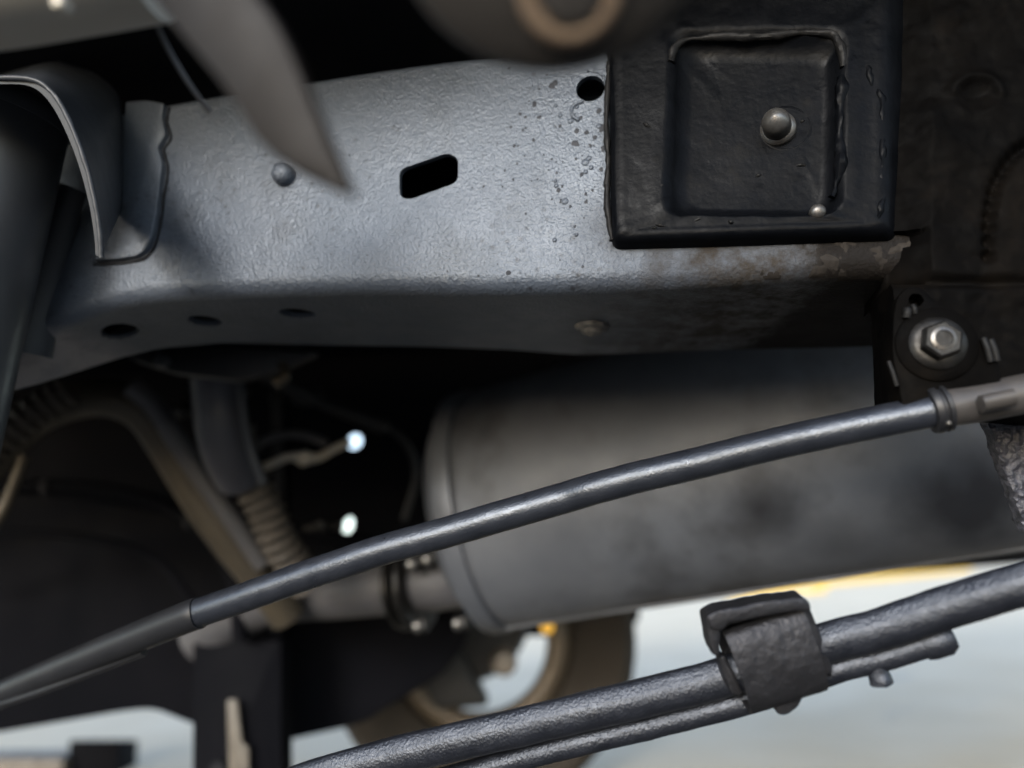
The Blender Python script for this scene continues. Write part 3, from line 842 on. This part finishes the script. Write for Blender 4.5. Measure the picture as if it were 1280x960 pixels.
obj('bolt_tip', lathe(bp_ + LP.n * .0115, LP.n, [(.0062, -.002), (.0062, .001), (.0045, .0016), (.004, .0004), (.0006, .0003)], 24), M['steel'], t)
for (xa, ya, xb, yb, r) in ((1110, 453, 1120, 483, .0012), (1228, 424, 1237, 453, .0016), (1237, 426, 1245, 452, .0016), (1133, 388, 1132, 398, .0022), (1140, 383, 1143, 393, .0014)):
    obj('spring_clip', tube([LP.at(xa, ya, .0015), LP.at((xa + xb) / 2, (ya + yb) / 2, .0022), LP.at(xb, yb, .0015)], r, 10), M['bead'], t)

# ------------------------------------------------------------------ rod across the middle
rodp = [(1185, 509, .396), (1150, 517, .399), (1075, 532, .408), (1000, 548, .418), (940, 562, .426), (880, 577, .434), (800, 596, .443), (740, 612, .45), (700, 624, .457), (620, 647, .462), (560, 665, .467), (480, 687, .474), (420, 707, .48), (375, 722, .486), (310, 745, .494), (246, 767, .505)]
t = thing('parking_brake_rod', 'slim grey coated rod sloping across the silencer from right to left', 'rod', P(700, 624, .457))
pts = dense([P(*p) for p in rodp], .0025)
obj('rod', tube(pts, lambda f: .0090 + .0008 * min(1, f * 2), 24, .00012, 330, smooth_path=False), M['rod'], t, smooth=60)
obj('sleeve', tube([P(249, 766, .504), P(235, 771, .507), P(170, 797, .53), P(100, 826, .56), P(20, 860, .6), P(-80, 905, .65)], .0108, 24), M['rodsleeve'], t)
obj('lower_wire', tube([P(180, 815, .53), P(120, 838, .55), P(40, 868, .58), P(-60, 900, .62)], .003, 10), M['rodsleeve'], t)
e = (P(1280, 490, .39) - P(1150, 517, .399)).normalized()
c0 = P(1171, 512, .3975)
obj('collar', lathe(c0, e, [(.0098, -.004), (.0122, -.0035), (.0128, -.002), (.0128, .0), (.0115, .0008), (.0115, .002), (.0128, .0026), (.0128, .0044), (.012, .005), (.0098, .0055)], 32), M['rodsleeve'], t)
obj('ferrule', tube([P(1180, 510, .3965), P(1225, 503, .394), P(1300, 488, .39), P(1420, 464, .385)], .0104, 28), M['ferrule'], t)
obj('ferrule_crimp', tube([P(1226, 505, .379), P(1245, 501, .378), P(1266, 497, .377)], .0054, 18, squash=.8), M['ferrule'], t)
obj('crimp_dot', lathe(P(1186, 529, .386), -FWD, dome(.0014, .0014), 12), M['steel'], t)

# granular strap
SP = Plane(P(1262, 590, .44), RIGHT, UP)
o = obj('rubber_strap', heightpatch(SP, [(1232, 520), (1290, 505), (1335, 655), (1284, 668)], 40, 70, lambda s, tt, p: nz(p, 330, 3) * .0022 + nz(p, 150, 6) * .0016, .008), M['granular'], smooth=60)
tag(o, 'speckled granular grey strap hanging at right edge below the rod', 'strap')

# ------------------------------------------------------------------ coated brake pipes and clip in front
up_px = [(330, 994, .45), (400, 970, .446), (480, 948, .442), (560, 929, .436), (640, 911, .43), (720, 892, .424), (800, 873, .418), (880, 853, .412), (960, 829, .405), (1034, 803, .398), (1100, 786, .39), (1180, 760, .38), (1280, 730, .365), (1400, 692, .35)]
lo_px = [(500, 990, .446), (560, 974, .443), (640, 950, .436), (720, 929, .43), (800, 910, .424), (880, 890, .417), (960, 868, .41), (1040, 838, .402), (1100, 822, .396), (1150, 807, .39), (1182, 797, .386)]
def coated(path, r, flat):
    pts = dense([P(*p) for p in path], .0022)
    rings = []
    for i, p in enumerate(pts):
        tt = (pts[min(len(pts) - 1, i + 1)] - pts[max(0, i - 1)]).normalized()
        n1 = (UP - tt * UP.dot(tt)).normalized(); n2 = n1.cross(tt)      # n2 looks at the camera or away
        if n2.dot(FWD) > 0: n2 = -n2
        ring = []
        for k in range(28):
            a = 2 * math.pi * k / 28
            x, y = math.cos(a), math.sin(a)          # x: towards camera, y: up
            rr = r
            if flat and y > .1:                      # a flatter upper flank with a soft ridge
                rr = r * (1 + .22 * max(0, math.sin(2 * a - .2)) * (1 if x < .5 else .3))
            q = p + (n2 * x + n1 * y) * rr
            dd = (n2 * x + n1 * y)
            q += dd * (nz(q, 340, 2) * .00012 + nz(q, 70, 4) * .0004)
            ring.append(q)
        rings.append(ring)
    return loft(rings)
o = obj('brake_pipe', coated(up_px, .0105, True), M['hose'], smooth=70)
tag(o, 'thick black coated pipe running through the clip, upper of the front pair', 'pipe', 'pipes held by the clip')
t = thing('brake_pipe', 'thinner black coated pipe under the thick one, ending right of clip', 'pipe', P(900, 890, .415), 'pipes held by the clip')
obj('coated_tube', coated(lo_px, .0072, False), M['hose'], t, smooth=70)
obj('drip_stub', tube([P(1094, 826, .395), P(1098, 842, .394), P(1101, 853, .394)], lambda f: .0042 + .002 * f, 14, .001, 200), M['hose'], t)
obj('end_cap', lathe(P(1172, 800, .388), (P(1182, 797, .386) - P(1150, 807, .39)), [(.008, -.008), (.0088, -.004), (.0088, .004), (.006, .008), (.002, .0085)], 22), M['hose'], t)

CP = Plane(P(975, 830, .388), P(1034, 803, .388) - P(905, 838, .388), UP)
t = thing('pipe_clip', 'wide black rubber clip wrapped round the two front pipes', 'clip', P(972, 840, .4))
def cpx(x, y): return CP.px(x, y)
# band: swept cross-section through left edge and right edge of the face
Ltop, Lbot = V(cpx(906, 792)), V(cpx(944, 902))
Rtop, Rbot = V(cpx(1004, 760)), V(cpx(1040, 872))
prof = [(-.03, .06), (-.012, .10), (-.004, .06), (-.001, .02), (.0015, .14), (.0035, .30), (.0045, .48), (.004, .66), (.002, .82), (-.003, .95), (-.011, 1.01), (-.020, .99), (-.028, .92)]
prof = [(-.004, .0), (-.001, .04), (.0012, .12), (.003, .26), (.0042, .42), (.0042, .58), (.003, .74), (.0002, .88), (-.005, .965), (-.012, 1.0), (-.020, .98), (-.028, .9), (-.031, .7), (-.031, .3), (-.026, .06), (-.015, 0.0)]
pr = catmull([V((a, b, 0)) for a, b in prof], 5)
rings = []
NB = 40
for i in range(NB + 1):
    s = i / NB
    outer, inner = [], []
    for p in pr:
        q2 = Ltop.lerp(Rtop, s).lerp(Lbot.lerp(Rbot, s), p.y)
        q = CP.w(q2.x, q2.y, p.x)
        ln = nz(q, 260, 2) * .0004 + nz(q, 90, 4) * .0006
        outer.append(q + CP.n * ln)
        cq = Ltop.lerp(Rtop, s).lerp(Lbot.lerp(Rbot, s), .5); cw = CP.w(cq.x, cq.y, -.014)
        inner.append(q + (cw - q).normalized() * .0026)
    rings.append(outer + inner[::-1])
obj('band', loft(rings), M['clip'], t, smooth=60)
def slab(name, pts, h0, h1, bev, lump=.0006, r=.002):
    bm = prism(CP, pxpoly(CP, pts, r, 4), h0, h1, bev)
    bmesh.ops.subdivide_edges(bm, edges=[e_ for e_ in bm.edges if e_.calc_length() > .004], cuts=4, use_grid_fill=True)
    for v in bm.verts: v.co += V((nz(v.co, 170, 1), nz(v.co, 170, 5), nz(v.co, 170, 9))) * lump
    return obj(name, bm, M['clip'], t, smooth=50)
slab('fold_lip', [(879, 766), (893, 759), (950, 748), (1000, 742), (1008, 750), (1009, 760), (985, 760), (940, 768), (905, 776), (900, 784), (884, 782)], -.007, .0065, .0015)
slab('fold_side', [(879, 768), (893, 764), (899, 790), (897, 818), (889, 817), (884, 800)], -.009, .004, .0014)
slab('rear_flange', [(1000, 748), (1011, 756), (1030, 800), (1043, 835), (1041, 850), (1030, 842), (1018, 805), (1000, 770)], -.012, -.001, .0014)
slab('inner_rib', [(902, 822), (910, 824), (930, 868), (929, 876), (917, 872), (906, 846)], -.014, -.003, .0012)
slab('bottom_lug', [(970, 886), (1012, 876), (1004, 890), (990, 901), (978, 901)], -.022, -.006, .0012)

# ------------------------------------------------------------------ blurred things close to the lens, top edge
TP = Plane(P(330, 110, .22), RIGHT - FWD * .25, UP)
tabp = [(150, -60), (292, -60), (322, -8), (345, 25), (365, 62), (384, 108), (402, 150), (424, 200), (443, 246), (412, 236), (376, 218), (346, 198), (322, 172), (304, 140), (280, 104), (245, 62), (205, 14)]
bm = prism(TP, pxpoly(TP, tabp), -.003, .003, .0012)
for v in bm.verts:
    a = (v.co - TP.o).dot(TP.u + TP.v); v.co += TP.n * (-a * a * 1.2)
o = obj('pointed_tab', bm, M['tab'])
tag(o, 'blurred brown grey pointed metal tab hanging in front of the rail', 'tab')
_d = -ray(690, -60).normalized()
_h = (RIGHT - _d * RIGHT.dot(_d)).normalized()
BB = Plane(P(690, 0, .205), _h, _d.cross(_h))
c = V(BB.px(690, -150)); rr = (V(BB.px(690, 92)) - c).length * 1.02
t = thing('bushing_boss', 'blurred grey brown rounded casting with rusty ring at top edge', 'casting', BB.at(690, 0))
obj('casting', lathe(BB.w(c.x, c.y), BB.n, [(rr * .97, -.035), (rr, -.024), (rr * .99, -.006), (rr * .95, .001), (rr * .85, .004), (rr * .3, .006), (.002, .006)], 64), M['boss'], t)
rc_ = V(BB.px(712, -16)); ro = (V(BB.px(712, 42)) - rc_).length
obj('rusty_ring', tube([BB.w(rc_.x + ro * math.cos(2 * math.pi * k / 40), rc_.y + ro * math.sin(2 * math.pi * k / 40), .006) for k in range(41)], .0028, 12, smooth_path=False), M['copper'], t)
obj('ring_plug', lathe(BB.w(rc_.x, rc_.y, .006), BB.n, [(ro * .75, 0), (ro * .7, .004), (ro * .2, .005), (.001, .005)], 32), M['boss'], t)

# upper left panel, wire
t = thing('heat_shield', 'blurred beige rounded panel in top left corner', 'panel', P(60, -20, .85))
obj('shield_skin', tube([P(-160, -38, .30), P(-40, -50, .30), P(60, -66, .30), P(175, -86, .30)], .034, 40), M['beige'], t)
obj('rivet_or_glint', lathe(P(74, 4, .266), -FWD, dome(.0025, .002), 14), M['zinc'], t)  # small pale dome added as a specular glint on the panel
o = obj('wire', tube([P(178, -30, .33), P(188, 10, .33), P(210, 60, .335), P(236, 104, .34), P(262, 140, .35)], .0012, 12), M['conduit'])
tag(o, 'thin grey wire curving down beside the blurred pointed tab', 'wire')
